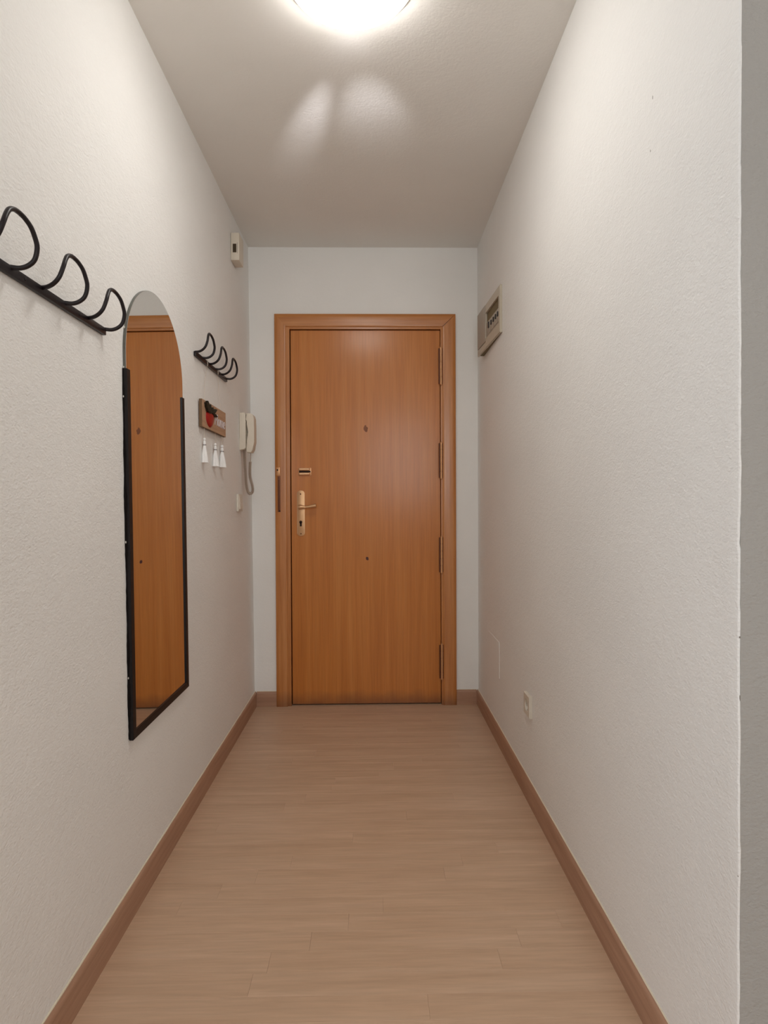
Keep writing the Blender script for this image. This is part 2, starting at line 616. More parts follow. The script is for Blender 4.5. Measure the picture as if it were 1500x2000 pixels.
def base_far(name, x0, x1):
    bm = B()
    prism(bm, [(Y_FAR - d, z) for d, z in bb_profile()], 'x', x0, x1)
    o = struct(obj(name, bm, BASE_FAR, smooth=True))
    c = tube(B(), [(x0, Y_FAR - 0.001, BH), ((x0 + x1) / 2, Y_FAR - 0.001, BH + 0.0003), (x1, Y_FAR - 0.001, BH)], 0.0017, 6)
    obj('caulk_line', c, CAULK, o, smooth=True)
base_far('baseboard_far_left', xl(0) + BT, -0.5295)
base_far('baseboard_far_right', 0.4465, XR - BT)

# ------------------------------------------------------------------ the entrance door
door = link(bpy.data.objects.new('door_1', None))
door.location = (-0.045, Y_FAR, 0)
door['kind'] = 'structure'
door['label'] = 'flush orange-brown wooden entrance door with brass lever at corridor end'
YC = Y_FAR - 0.016                 # casing front
OX0, OX1, OZ = -0.5295, 0.4455, 2.116
def casing_v(xo, xi, name):
    """vertical casing, mitred at the top; xo outer x, xi inner x"""
    s = 1 if xi > xo else -1
    w = abs(xi - xo)
    prof = [(0, 0.016), (0, 0.002), (0.003, 0.0), (0.018, -0.0004), (w * 0.5, -0.0005), (w * 0.55, -0.0002),
            (w - 0.010, 0.0), (w - 0.003, 0.0012), (w, 0.004), (w, 0.016)]
    bm = B()
    lo, hi = [], []
    for u, d in prof:
        x = xo + s * u
        lo.append(bm.verts.new((x, YC + d, 0)))
        hi.append(bm.verts.new((x, YC + d, OZ - u)))
    n = len(prof)
    for i in range(n):
        bm.faces.new((lo[i], lo[(i + 1) % n], hi[(i + 1) % n], hi[i]))
    bm.faces.new(lo)
    bm.faces.new(hi[::-1])
    return obj(name, bm, CASING, door, smooth=True)
casing_v(OX0, DX0, 'casing')
casing_v(OX1, DX1, 'casing')
def casing_h():
    w = OZ - DZ
    prof = [(0, 0.016), (0, 0.002), (0.003, 0.0), (0.018, -0.0004), (w * 0.5, -0.0005), (w * 0.55, -0.0002),
            (w - 0.010, 0.0), (w - 0.003, 0.0012), (w, 0.004), (w, 0.016)]
    bm = B()
    g = 0.0008
    lo, hi = [], []
    for u, d in prof:
        k = (DX0 - OX0) / w
        k2 = (OX1 - DX1) / w
        lo.append(bm.verts.new((OX0 + u * k + g, YC + d, OZ - u)))
        hi.append(bm.verts.new((OX1 - u * k2 - g, YC + d, OZ - u)))
    n = len(prof)
    for i in range(n):
        bm.faces.new((lo[i], lo[(i + 1) % n], hi[(i + 1) % n], hi[i]))
    bm.faces.new(lo)
    bm.faces.new(hi[::-1])
    return obj('casing', bm, CASING_H, door, smooth=True)
casing_h()
# jambs: the inner frame the leaf closes on
YL = Y_FAR + 0.004                 # leaf front
LX0, LX1, LZ0, LZ1 = -0.4455, 0.3625, 0.007, 2.033
jb = B()
box(jb, DX0 - 0.01, LX0 - 0.0045, YC + 0.008, Y_FAR + 0.10, 0, DZ + 0.01)
obj('jamb', jb, CASING, door)
jb = B()
box(jb, LX1 + 0.0022, DX1 + 0.012, YC + 0.006, Y_FAR + 0.10, 0, DZ + 0.01)
obj('jamb', jb, CASING, door)
jb = B()
box(jb, LX0 - 0.0045, LX1 + 0.0022, YC + 0.008, Y_FAR + 0.10, LZ1 + 0.004, DZ + 0.01)
obj('jamb', jb, CASING_H, door)
jb = B()
box(jb, DX0, DX1, Y_FAR + 0.075, Y_FAR + 0.12, 0, DZ)
obj('rebate_backing', jb, DARK, door)
leaf = boxo('door_leaf', DOOR, (LX0, LX1, YL, YL + 0.045, LZ0, LZ1), door, bev=0.0012, seg=1)
leaf['label'] = 'orange-brown veneered flush leaf with two dark knots'

def ell_disc(bm, cx, cz, rx, rz, y, th=0.0008, wob=0.0, seed=0, seg=18):
    r = random.Random(seed)
    poly = []
    for i in range(seg):
        a = 2 * pi * i / seg
        k = 1 + wob * (r.random() - 0.5)
        poly.append((cx + rx * k * cos(a), cz + rz * k * sin(a)))
    return prism(bm, poly, 'y', y - th, y + 0.001)
# the peephole-high knot and the lower one
obj('knot', ell_disc(B(), -0.0425, 1.502, 0.0105, 0.017, YL, 0.0004, 0.5, 2), KNOT, leaf)
obj('knot', ell_disc(B(), -0.0365, 0.797, 0.0075, 0.010, YL, 0.0004, 0.3, 4), KNOT_DARK, leaf)

# long brass lock plate with lever and euro keyhole
def stadium(cx, z0, z1, w, n=12):
    r = w / 2
    p = []
    for i in range(n + 1):
        a = pi * i / n
        p.append((cx + r * cos(a), z1 - r * 0.75 + r * 0.75 * sin(a)))
    for i in range(n + 1):
        a = pi + pi * i / n
        p.append((cx + r * cos(a), z0 + r * 0.75 + r * 0.75 * sin(a)))
    return p
PX = -0.3945
YP = YL - 0.0035
lp = obj('lock_plate', prism(B(), stadium(PX, 0.921, 1.168, 0.042), 'y', YP, YL + 0.001, 0.0012, 2), BRASS, leaf, smooth=True)
lp['label'] = 'long satin brass plate with rounded ends'
def screw(x, z):
    bm = lathe(B(), [(0.0034, YP + 0.001), (0.0034, YP - 0.0006), (0.002, YP - 0.001)], x, z, 12, 'y')
    return bm
obj('screw', screw(PX - 0.001, 1.149), BRONZE_DK, leaf, smooth=True)
obj('screw', screw(PX, 0.934), BRONZE_DK, leaf, smooth=True)
kh = B()
lathe(kh, [(0.0082, YP + 0.001), (0.0082, YP - 0.0006)], PX - 0.001, 0.997, 20, 'y')
box(kh, PX - 0.0058, PX + 0.0046, YP - 0.0006, YP + 0.001, 0.974, 0.995)
obj('keyhole', kh, DARK, leaf)
hub = lathe(B(), [(0.0125, YP + 0.001), (0.0125, YP - 0.006), (0.0105, YP - 0.008), (0.0095, YP - 0.030), (0.008, YP - 0.034)], PX, 1.079, 20, 'y')
obj('lever_hub', hub, BRASS, leaf, smooth=True)
lv = B()
pts = catmull([(PX - 0.006, YP - 0.040, 1.078), (PX + 0.010, YP - 0.043, 1.079), (PX + 0.030, YP - 0.045, 1.078),
               (PX + 0.055, YP - 0.045, 1.081), (PX + 0.078, YP - 0.044, 1.085), (PX + 0.088, YP - 0.043, 1.087)], 8)
N = len(pts)
def lev_r(t):
    if t < 0.12: return 0.0125
    if t < 0.4: return 0.0125 - (t - 0.12) / 0.28 * 0.0060
    if t < 0.93: return 0.0065 + (t - 0.4) / 0.53 * 0.0055
    return 0.012 - (t - 0.93) / 0.07 * 0.005
tube(lv, pts, 0.006, 14, radii=[lev_r(i / (N - 1)) for i in range(N)])
obj('lever', lv, BRASS, leaf, smooth=True)
# auxiliary lock knob above the plate
DXC, DZC = -0.372, 1.270
dl = B()
box(dl, DXC - 0.037, DXC + 0.035, YL - 0.003, YL + 0.001, DZC - 0.020, DZC + 0.020, bev=0.0012)
obj('deadlock_plate', dl, BRONZE, leaf, smooth=True)
for zz in (DZC + 0.0125, DZC - 0.0125):
    b_ = tube(B(), [(DXC - 0.031, YL - 0.008, zz), (DXC - 0.028, YL - 0.010, zz), (DXC + 0.024, YL - 0.010, zz), (DXC + 0.028, YL - 0.008, zz)],
              0.005, 12, radii=[0.004, 0.0074, 0.0074, 0.004])
    obj('deadlock_bar', b_, BRASS_POL, leaf, smooth=True)
s_ = B()
box(s_, DXC - 0.031, DXC + 0.031, YL - 0.006, YL - 0.001, DZC - 0.0048, DZC + 0.0048)
obj('deadlock_slot', s_, DARK, leaf)

# hinges: knuckle barrels and dark leaves
for hz0, hz1 in ((1.737, 1.936), (1.229, 1.424), (0.719, 0.915), (0.141, 0.331)):
    hx = 0.3665
    hb = B()
    box(hb, hx - 0.0135, hx + 0.012, YC + 0.0025, YC + 0.0065, hz0 + 0.004, hz1 - 0.004)
    h = obj('hinge', hb, BRONZE_DK, door)
    r = 0.0058
    prof = [(0.002, hz0 - 0.006), (0.0048, hz0 - 0.001), (r, hz0)]
    nk = 5
    for i in range(nk):
        a = hz0 + (hz1 - hz0) * i / nk
        b2 = hz0 + (hz1 - hz0) * (i + 1) / nk
        prof += [(r, a + 0.002), (r, b2 - 0.002), (r * 0.78, b2 - 0.001), (r * 0.78, b2 + 0.001)] if i < nk - 1 else [(r, a + 0.002), (r, b2)]
    prof += [(0.0048, hz1 + 0.001), (0.002, hz1 + 0.006)]
    obj('hinge_barrel', lathe(B(), prof, hx - 0.0005, YC - 0.001, 14), BRONZE, h, smooth=True)
# old bolt keeper with its dark track on the left casing
kb = box(B(), -0.5165, -0.5015, YC - 0.0035, YC + 0.001, 1.052, 1.245, bev=0.001)
kp = obj('bolt_track', kb, TRACK, door, smooth=True)
obj('track_groove', box(B(), -0.5115, -0.5065, YC - 0.0043, YC - 0.003, 1.060, 1.225), BRONZE_DK, kp)
obj('screw', lathe(B(), [(0.004, YC), (0.004, YC - 0.0055), (0.002, YC - 0.006)], -0.506, 1.058, 12, 'y'), DARK, kp, smooth=True)
kb = box(B(), -0.523, -0.503, YC - 0.004, YC + 0.001, 1.249, 1.292, bev=0.0015)
kq = obj('bolt_keeper', kb, BRONZE, door, smooth=True)
obj('screw', lathe(B(), [(0.0045, YC), (0.0045, YC - 0.005)], -0.516, 1.278, 12, 'y'), DARK, kq, smooth=True)

# ------------------------------------------------------------------ ceiling light
LC = (-0.055, 1.545)
cl = thing('ceiling_light', 'glowing round ceiling light at the top edge of the photo', 'ceiling light', (LC[0], LC[1], H))
obj('base_ring', lathe(B(), [(0.10, H), (0.180, H), (0.180, H - 0.008), (0.176, H - 0.011), (0.10, H - 0.011)], *LC, 48), WHITE_PL, cl, smooth=True)
prof = [(0.172, H - 0.0115)]
for i in range(0, 11):
    a = i / 10 * pi / 2
    prof.append((max(0.172 * cos(a), 0.002), H - 0.0115 - 0.055 * sin(a)))
obj('glass_shade', lathe(B(), prof, *LC, 48), LAMP_GLASS, cl, smooth=True)

# spot lights added at the lamp to lay bright patches on the ceiling
for az, el, half_, pw, wide in ((-0.36, 8.2, 4.4, 19.0, 2.3), (0.13, 10.2, 4.8, 9.0, 5.0), (-0.05, 34.0, 30.0, 0.12, 1.6)):
    e_ = radians(el)
    gl = light('glint_spot', 'SPOT', (LC[0], LC[1] + 0.16, H - 0.069), pw, (0.97, 0.95, 1.0), direction=(sin(az) * cos(e_), cos(az) * cos(e_), sin(e_)),
          spot_size=radians(2 * half_), spot_blend=1.0, shadow_soft_size=0.02)
    gl.scale = (wide, 1, 1)

# ------------------------------------------------------------------ coat racks
def coat_rack(y0, zc, label):
    t = thing('coat_rack', label, 'coat rack', (xl(zc), y0 + 0.2325, zc), 'black wire coat racks on the left wall')
    x0 = xl(zc)
    ztop = zc
    bm = box(B(), x0 + 0.0005, x0 + 0.0105, y0, y0 + 0.465, ztop - 0.017, ztop + 0.001, bev=0.0022)
    obj('rail', bm, BLACK, t, smooth=True)
    r = 0.0044
    for c in (0.0455, 0.2325, 0.4195):
        yc = y0 + c
        half = [(0.0427, 0.006, -0.002), (0.048, 0.022, -0.002), (0.051, 0.036, 0.004), (0.052, 0.047, 0.016), (0.0488, 0.053, 0.036),
                (0.041, 0.053, 0.052), (0.031, 0.052, 0.0645), (0.017, 0.0505, 0.072), (0.005, 0.0497, 0.0745)]
        pts = [(x0 + o_, yc - d, zc + u) for d, o_, u in half] + [(x0 + o_, yc + d, zc + u) for d, o_, u in half[::-1]]
        obj('hook', tube(B(), catmull(pts, 5), r, 10), BLACK, t, smooth=True)
    for c in (0.13, 0.335):
        obj('screw', lathe(B(), [(0.0035, x0 + 0.010), (0.0035, x0 + 0.0112), (0.0018, x0 + 0.0118)], y0 + c, zc - 0.008, 12, 'x'), BLACK, t, smooth=True)
    return t
coat_rack(0.99, 1.519, 'large black wire coat rack with three loop hooks left of the mirror')
coat_rack(2.19, 1.657, 'black wire coat rack above the strawberry sign, right of the mirror')

# ------------------------------------------------------------------ arched mirror
MY0, MY1, MZ0, MZS = 1.567, 2.038, 0.463, 1.4925
mr = thing('arched_mirror', 'tall arched wall mirror with black frame on lower half', 'mirror', (xl(0.463), 1.80, 0.463))
def on_wall(bm):           # follow the lean of the wall: x given as distance from it
    for v in bm.verts:
        v.co.x += xl(v.co.z)
    return bm
cy, rad = (MY0 + MY1) / 2, (MY1 - MY0) / 2 - 0.004
poly = [(cy - rad, MZ0 + 0.004), (cy + rad, MZ0 + 0.004)]
for i in range(49):
    a = pi * i / 48
    poly.append((cy + rad * cos(a), MZS + (rad - 0.001) * sin(a)))
bm = on_wall(prism(B(), poly, 'x', 0.0006, 0.0078))
obj('glass_back', bm, GLASS_EDGE, mr)
poly2 = [(cy + (p - cy) * 0.992, MZS + (q - MZS) * 0.996) for p, q in poly]
bm = B()
vs = [bm.verts.new((0.0082, p, q)) for p, q in poly2]
vb = [bm.verts.new((0.0075, p, q)) for p, q in poly]
bm.faces.new(vs)
for i in range(len(vs)):
    bm.faces.new((vb[i], vb[(i + 1) % len(vs)], vs[(i + 1) % len(vs)], vs[i]))
obj('mirror_glass', on_wall(bm), MIRROR, mr)
FT = 0.0125
ZL, ZR_ = 1.449, 1.455
def bar(polyyz):
    return on_wall(prism(B(), polyyz, 'x', 0.0005, FT, 0.001, 1))
w = 0.021
obj('frame_side', bar([(MY0, MZ0), (MY0 + w, MZ0 + w), (MY0 + w, ZL), (MY0, ZL)]), FRAME_BLACK, mr, smooth=True)
obj('frame_side', bar([(MY1, MZ0), (MY1, ZR_), (MY1 - w, ZR_), (MY1 - w, MZ0 + w)]), FRAME_BLACK, mr, smooth=True)
obj('frame_bottom', bar([(MY0 + 0.0003, MZ0), (MY1 - 0.0003, MZ0), (MY1 - w, MZ0 + w - 0.0003), (MY0 + w, MZ0 + w - 0.0003)]), FRAME_BLACK, mr, smooth=True)
# uneven bead of sealant down the near edge
rr = random.Random(8)
pts, rad_ = [], []
for i in range(91):
    z = MZ0 + 0.004 + (ZL - 0.004 - MZ0) * i / 90
    pts.append((xl(z) + 0.0022, MY0 - 0.0005, z))
    base = 0.0028 + 0.0012 * sin(z * 13) + 0.0009 * sin(z * 47)
    rad_.append(max(0.0012, base + 0.0012 * (rr.random() - 0.5)))
obj('sealant_bead', tube(B(), pts, 0.002, 7, radii=rad_), SEAL, mr, smooth=True)
for z, y, sz in ((1.452, MY0 + 0.002, 0.0022), (1.374, MY0 - 0.003, 0.002), (1.560, MY0 + 0.011, 0.0022), (1.582, MY0 + 0.0145, 0.0014), (0.99, MY0 - 0.004, 0.0022), (0.63, MY0 - 0.003, 0.002)):
    b_ = B()
    bmesh.ops.create_icosphere(b_, subdivisions=1, radius=sz)
    for v in b_.verts:
        v.co = Vector((v.co.x * 0.8 + xl(z) + 0.003, v.co.y + y, v.co.z * 1.6 + z))
    obj('adhesive_blob', b_, SEAL_W, mr, smooth=True)

# ------------------------------------------------------------------ hanging strawberry sign
sg = thing('hanging_sign', 'wooden sign with red strawberry, white lettering and three white tassels', 'sign', (xl(1.44), 2.41, 1.49))
PZ0, PZ1, PYA, PYB = 1.386, 1.491, 2.235, 2.588
xw = xl(1.44) + 0.004
pl = obj('plaque', box(B(), xw, xw + 0.012, PYA, PYB, PZ0, PZ1, bev=0.0012, seg=1), PLAQUE, sg, smooth=True)
obj('plaque_edge', box(B(), xw + 0.0004, xw + 0.0116, PYA - 0.0008, PYA + 0.0005, PZ0 + 0.0008, PZ1 - 0.0008), PLAQUE_EDGE, pl)
obj('plaque_edge', box(B(), xw + 0.0004, xw + 0.0114, PYA + 0.001, PYB - 0.001, PZ0 - 0.0008, PZ0 + 0.0005), PLAQUE_EDGE, pl)
xf = xw + 0.012
def dome(outline, cy_, cz_, depth, layers=5):
    bm = B()
    rings = []
    for i in range(layers):
        t = i / layers
        k = math.sqrt(max(0, 1 - t * t))
        rings.append([bm.verts.new((xf + depth * t, cy_ + (y - cy_) * k, cz_ + (z - cz_) * k)) for y, z in outline])
    top = bm.verts.new((xf + depth, cy_, cz_))
    n = len(outline)
    for a, b in zip(rings, rings[1:]):
        for i in range(n):
            bm.faces.new((a[i], a[(i + 1) % n], b[(i + 1) % n], b[i]))
    for i in range(n):
        bm.faces.new((rings[-1][i], rings[-1][(i + 1) % n], top))
    bm.faces.new(rings[0][::-1])
    return bm
so = [(y, z) for _, y, z in [(0, *p) for p in
      [(2.288, 1.447), (2.282, 1.434), (2.287, 1.418), (2.302, 1.404), (2.322, 1.396), (2.334, 1.394), (2.346, 1.396), (2.364, 1.405), (2.379, 1.420), (2.386, 1.436), (2.380, 1.449), (2.360, 1.455), (2.334, 1.456), (2.306, 1.454)]]]
so = [(p[1], p[2]) for p in catmull([(0, y, z) for y, z in so], 3, True)]
sb = obj('strawberry', dome(so, 2.334, 1.430, 0.010), RED, pl, smooth=True)
sb['label'] = 'red strawberry'
# leafy crown: pointed sepals
def sepal(y, z, ang, ln, wd):
    bm = B()
    ca, sa = cos(ang), sin(ang)
    sh = [(-0.1, 0.35), (0.15, 0.9), (0.4, 1.0), (0.7, 0.7), (1.0, 0.0), (0.7, -0.7), (0.4, -1.0), (0.15, -0.9), (-0.1, -0.35)]
    lo, hi = [], []
    for u, v in sh:
        a, b = u * ln, v * wd / 2
        yy_, zz_ = y + a * ca - b * sa, z + a * sa + b * ca
        lo.append(bm.verts.new((xf + 0.001, yy_, zz_)))
        hi.append(bm.verts.new((xf + 0.007 + 0.006 * abs(u - 0.3), yy_, zz_)))
    c = bm.verts.new((xf + 0.0125, y + 0.3 * ln * ca, z + 0.3 * ln * sa))
    n = len(sh)
    for i in range(n):
        bm.faces.new((lo[i], lo[(i + 1) % n], hi[(i + 1) % n], hi[i]))
        bm.faces.new((hi[i], hi[(i + 1) % n], c))
    bm.faces.new(lo[::-1])
    return bm
for y, z, a, ln, wd in ((2.322, 1.456, 168, 0.060, 0.022), (2.312, 1.460, 140, 0.046, 0.026), (2.326, 1.458, 108, 0.026, 0.022),
                        (2.345, 1.457, 66, 0.022, 0.020), (2.358, 1.457, 20, 0.058, 0.018), (2.362, 1.454, -6, 0.058, 0.015), (2.296, 1.466, 158, 0.040, 0.020), (2.335, 1.453, 180, 0.055, 0.014)):
    obj('leaf', sepal(y, z, radians(a), ln, wd), LEAF, pl)
# white raised lettering
def lettering(text, y0, z0, size, mat, parent):
    cu = bpy.data.curves.new('lettering', 'FONT')
    cu.body = text
    cu.size = size
    cu.shear = 0.15
    cu.extrude = 0.0009
    cu.offset = 0.0007
    tmp = bpy.data.objects.new('lettering_tmp', cu)
    link(tmp)
    dg = bpy.context.evaluated_depsgraph_get()
    me = bpy.data.meshes.new_from_object(tmp.evaluated_get(dg))
    bpy.data.objects.remove(tmp)
    w_ = max(v.co.x for v in me.vertices)
    k = 0.168 / w_
    for v in me.vertices:
        x, y, z = v.co
        v.co = (xf + 0.001 + z, y0 + x * k, z0 + y)
    me.materials.clear()
    me.materials.append(mat)
    o = link(bpy.data.objects.new('lettering', me))
    o.parent = parent
    o.matrix_parent_inverse = parent_inverse(parent)
    o['label'] = 'white word Home'
    return o
lettering('Home', 2.403, 1.417, 0.066, LETTER, pl)
# strings: up to the rack, down to the tassels
xs_ = xl(1.65) + 0.0125
def strand(name, pts, r=0.0007, mat=STRING):
    return obj(name, tube(B(), pts, r, 6), mat, sg, smooth=True)
for (yb, yt) in ((2.285, 2.333), (2.535, 2.488)):
    strand('string', [(xw + 0.006, yb, PZ1 - 0.002), (xs_ - 0.006, (yb + yt) / 2, 1.57), (xs_ - 0.0005, yt, 1.64), (xs_ - 0.0008, yt, 1.6595)])
    # loop over the rail
    wr = tube(B(), [(xl(1.65) + 0.0125, yt, 1.638), (xl(1.65) + 0.0125, yt, 1.6595), (xl(1.65) + 0.004, yt, 1.6605), (xl(1.65) + 0.0008, yt, 1.6595)], 0.0015, 6)
    obj('string_loop', wr, STRING, sg, smooth=True)
for ty, zt, s in ((2.277, 1.346, 0.9), (2.432, 1.342, 1.0), (2.540, 1.345, 1.1)):
    tx = xw + 0.008
    strand('string', [(tx, ty, PZ0 + 0.001), (tx, ty, zt)])
    tz = zt - 0.012
    tp = B()
    prof = [(0.001, tz + 0.004), (0.0055 * s, tz - 0.001), (0.0062 * s, tz - 0.010), (0.0045 * s, tz - 0.014), (0.0062 * s, tz - 0.020)]
    for i in range(7):
        prof.append(((0.0065 + 0.0085 * (i / 6) ** 0.8) * s, tz - 0.022 - 0.060 * i / 6))
    lathe(tp, prof, tx, ty, 26)
    # fibres: ripple the skirt
    for v in tp.verts:
        h_ = tz - v.co.z
        if h_ > 0.021:
            a = math.atan2(v.co.y - ty, v.co.x - tx)
            k = 1 + 0.10 * sin(a * 9) * min(1, (h_ - 0.021) / 0.03)
            v.co.x = max(xl(1.3) + 0.0008, tx + (v.co.x - tx) * k)
            v.co.y = ty + (v.co.y - ty) * k
    ta = obj('tassel', tp, TASSEL, sg, smooth=True)
    b_ = B()
    bmesh.ops.create_uvsphere(b_, u_segments=12, v_segments=8, radius=0.0058 * s)
    for v in b_.verts:
        v.co += Vector((tx, ty, tz + 0.008))
    obj('bead', b_, TASSEL, ta, smooth=True)
    obj('tassel_ring', lathe(B(), [(0.0052 * s, tz - 0.0155), (0.0068 * s, tz - 0.0145), (0.0068 * s, tz - 0.0125), (0.0052 * s, tz - 0.0115)], tx, ty, 16), SILVER, ta, smooth=True)

# ------------------------------------------------------------------ intercom handset
ic = thing('intercom_phone', 'cream intercom handset with coiled cord beside the door', 'intercom', (xl(1.45), 2.965, 1.355))
x0 = xl(1.45)
bm = prism(B(), [(x0 + 0.0003, 1.3615), (x0 + 0.0003, 1.545), (x0 + 0.024, 1.546), (x0 + 0.031, 1.540), (x0 + 0.031, 1.372), (x0 + 0.024, 1.3655)], 'y', 2.916, 3.004, 0.003, 2)
obj('base', bm, CREAM_PL, ic, smooth=True)
hp = [(x0 + 0.0325, 1.543), (x0 + 0.052, 1.544), (x0 + 0.066, 1.536), (x0 + 0.072, 1.518), (x0 + 0.0725, 1.470), (x0 + 0.072, 1.400), (x0 + 0.066, 1.364),
      (x0 + 0.056, 1.349), (x0 + 0.036, 1.350), (x0 + 0.0325, 1.358), (x0 + 0.0335, 1.394), (x0 + 0.041, 1.406), (x0 + 0.043, 1.45), (x0 + 0.041, 1.492), (x0 + 0.0335, 1.502), (x0 + 0.0325, 1.512)]
hs_ = obj('handset', prism(B(), hp, 'y', 2.920, 2.978, 0.0045, 3), CREAM_PL, ic, smooth=True)
obj('handset_seam', box(B(), x0 + 0.0300, x0 + 0.0345, 2.922, 2.974, 1.508, 1.536), GREY_DK, ic)
obj('hook_button', box(B(), x0 + 0.031, x0 + 0.036, 2.94, 2.955, 1.44, 1.46, bev=0.001), GREY_PL, ic, smooth=True)
# cord: plain tail, coil, loop
def coil(path, r_coil, turns_per_m, r_wire):
    P = catmull(path, 14)
    L_ = [0]
    for a, b in zip(P, P[1:]):
        L_.append(L_[-1] + (b - a).length)
    tot = L_[-1]
    n = int(tot * turns_per_m * 10)
    out = []
    j = 0
    nrm = Vector((0, 1, 0))
    for i in range(n + 1):
        s = tot * i / n
        while j < len(P) - 2 and L_[j + 1] < s:
            j += 1
        t = (s - L_[j]) / max(1e-9, L_[j + 1] - L_[j])
        p = P[j].lerp(P[j + 1], t)
        tg = (P[min(j + 2, len(P) - 1)] - P[max(j - 1, 0)]).normalized()
        nrm = (nrm - tg * nrm.dot(tg)).normalized()
        bi = tg.cross(nrm)
        a = 2 * pi * s * turns_per_m
        out.append(p + (nrm * cos(a) + bi * sin(a)) * r_coil)
    return out
cx0 = x0
path = [(cx0 + 0.018, 2.946, 1.366), (cx0 + 0.020, 2.948, 1.31), (cx0 + 0.022, 2.950, 1.25), (cx0 + 0.026, 2.952, 1.19), (cx0 + 0.034, 2.953, 1.155),
        (cx0 + 0.046, 2.953, 1.146), (cx0 + 0.057, 2.953, 1.160), (cx0 + 0.055, 2.952, 1.190), (cx0 + 0.046, 2.951, 1.225), (cx0 + 0.044, 2.950, 1.262), (cx0 + 0.047, 2.948, 1.305)]
obj('coiled_cord', tube(B(), coil(path, 0.0060, 190, 0.0016), 0.0018, 5), CORD, ic, smooth=True)
obj('cord_tail', tube(B(), catmull([(cx0 + 0.047, 2.948, 1.303), (cx0 + 0.049, 2.948, 1.33), (cx0 + 0.050, 2.948, 1.356)], 4), 0.0022, 8), CORD, ic, smooth=True)

# ------------------------------------------------------------------ light switch below the intercom
sw = thing('light_switch', 'cream light switch on left wall below the intercom', 'switch', (xl(1.10), 2.875, 1.061))
x0 = xl(1.1)
obj('switch_plate', box(B(), x0 + 0.0003, x0 + 0.0125, 2.828, 2.912, 1.059, 1.143, bev=0.002), WHITE_PL, sw, smooth=True)
rk = prism(B(), [(x0 + 0.012, 1.070), (x0 + 0.012, 1.132), (x0 + 0.0145, 1.132), (x0 + 0.0175, 1.070)], 'y', 2.839, 2.901, 0.0008, 1)
obj('rocker', rk, WHITE_PL, sw, smooth=True)

# ------------------------------------------------------------------ doorbell chime
ch = thing('door_chime', 'small cream doorbell chime high on left wall near ceiling', 'chime', (xl(2.3), 2.86, 2.24))
x0 = xl(2.3)
obj('housing', box(B(), x0 + 0.001, x0 + 0.041, 2.795, 2.886, 2.243, 2.372, bev=0.003), CREAM_PL, ch, smooth=True)
gx0, gx1, gz0, gz1 = x0 + 0.011, x0 + 0.0275, 2.279, 2.319
gr = obj('sound_slot', box(B(), gx0, gx1, 2.7938, 2.797, gz0, gz1), GRILLE, ch)
for i in range(5):
    z = gz0 + 0.004 + i * 0.0078
    obj('slat', box(B(), gx0 + 0.001, gx1 - 0.001, 2.793, 2.7945, z, z + 0.002), GRILLE, gr)
obj('side_seam', box(B(), x0 + 0.031, x0 + 0.0322, 2.7945, 2.797, 2.275, 2.325), GREY_DK, ch)

# ------------------------------------------------------------------ fuse box on the right wall
fb = thing('fuse_box', 'cream fuse box with row of black breakers high on right wall', 'fuse box', (XR, 2.80, 1.842))
FY0, FY1, FZ0, FZ1 = 2.579, 3.012, 1.842, 2.052
def fx(y):                       # the cover stands off a little more at the door end
    return 0.556 - 0.021 * (y - FY0) / (FY1 - FY0)
def slab(y0, y1, z0, z1, t0=None, t1=None, bev=0.0):
    """piece following the cover plane; t0/t1 distances in front of (negative = behind) it"""
    bm = B()
    def X(y, t):
        return fx(y) - t
    vs = []
    for t in (t0, t1):
        for y in (y0, y1):
            for z in (z0, z1):
                vs.append(bm.verts.new((XR if t is None else X(y, t), y, z)))
    for q in ((0, 1, 3, 2), (4, 6, 7, 5), (0, 4, 5, 1), (2, 3, 7, 6), (0, 2, 6, 4), (1, 5, 7, 3)):
        bm.faces.new([vs[i] for i in q])
    if bev:
        bmesh.ops.bevel(bm, geom=bm.edges[:], offset=bev, segments=2, affect='EDGES', profile=0.5)
    return bm
YG = 2.849                       # gap between the main cover and the side cover
WY0, WY1, WZ0, WZ1 = 2.602, 2.8445, 1.888, 2.010
obj('back_box', slab(FY0 + 0.004, FY1 - 0.003, FZ0 + 0.004, FZ1 - 0.004, None, -0.009), RECESS, fb)
def frame_piece(y0, y1, z0, z1):
    return obj('cover_frame', slab(y0, y1, z0, z1, -0.0085, 0.0, 0.0012), BOX_PL, fb, smooth=True)
cf = B()
# main cover as one frame with a window
def ringframe(bm, oy0, oy1, oz0, oz1, iy0, iy1, iz0, iz1, tb, tf):
    O = [(oy0, oz0), (oy1, oz0), (oy1, oz1), (oy0, oz1)]
    I = [(iy0, iz0), (iy1, iz0), (iy1, iz1), (iy0, iz1)]
    of = [bm.verts.new((fx(y) - tf, y, z)) for y, z in O]
    if_ = [bm.verts.new((fx(y) - tf, y, z)) for y, z in I]
    ob = [bm.verts.new((fx(y) - tb if tb is not None else XR, y, z)) for y, z in O]
    ib = [bm.verts.new((fx(y) - tb if tb is not None else XR - 0.0005, y, z)) for y, z in I]
    for i in range(4):
        j = (i + 1) % 4
        bm.faces.new((of[i], of[j], if_[j], if_[i]))
        bm.faces.new((ob[i], ib[i], ib[j], ob[j]))
        bm.faces.new((of[i], ob[i], ob[j], of[j]))
        bm.faces.new((if_[i], if_[j], ib[j], ib[i]))
    oe = [e for e in bm.edges if all(v in of for v in e.verts)]
    bmesh.ops.bevel(bm, geom=oe, offset=0.0025, segments=2, affect='EDGES')
    return bm
obj('main_cover', ringframe(cf, FY0, YG - 0.003, FZ0, FZ1, WY0, WY1, WZ0, WZ1, -0.0085, 0.0), BOX_PL, fb, smooth=True)
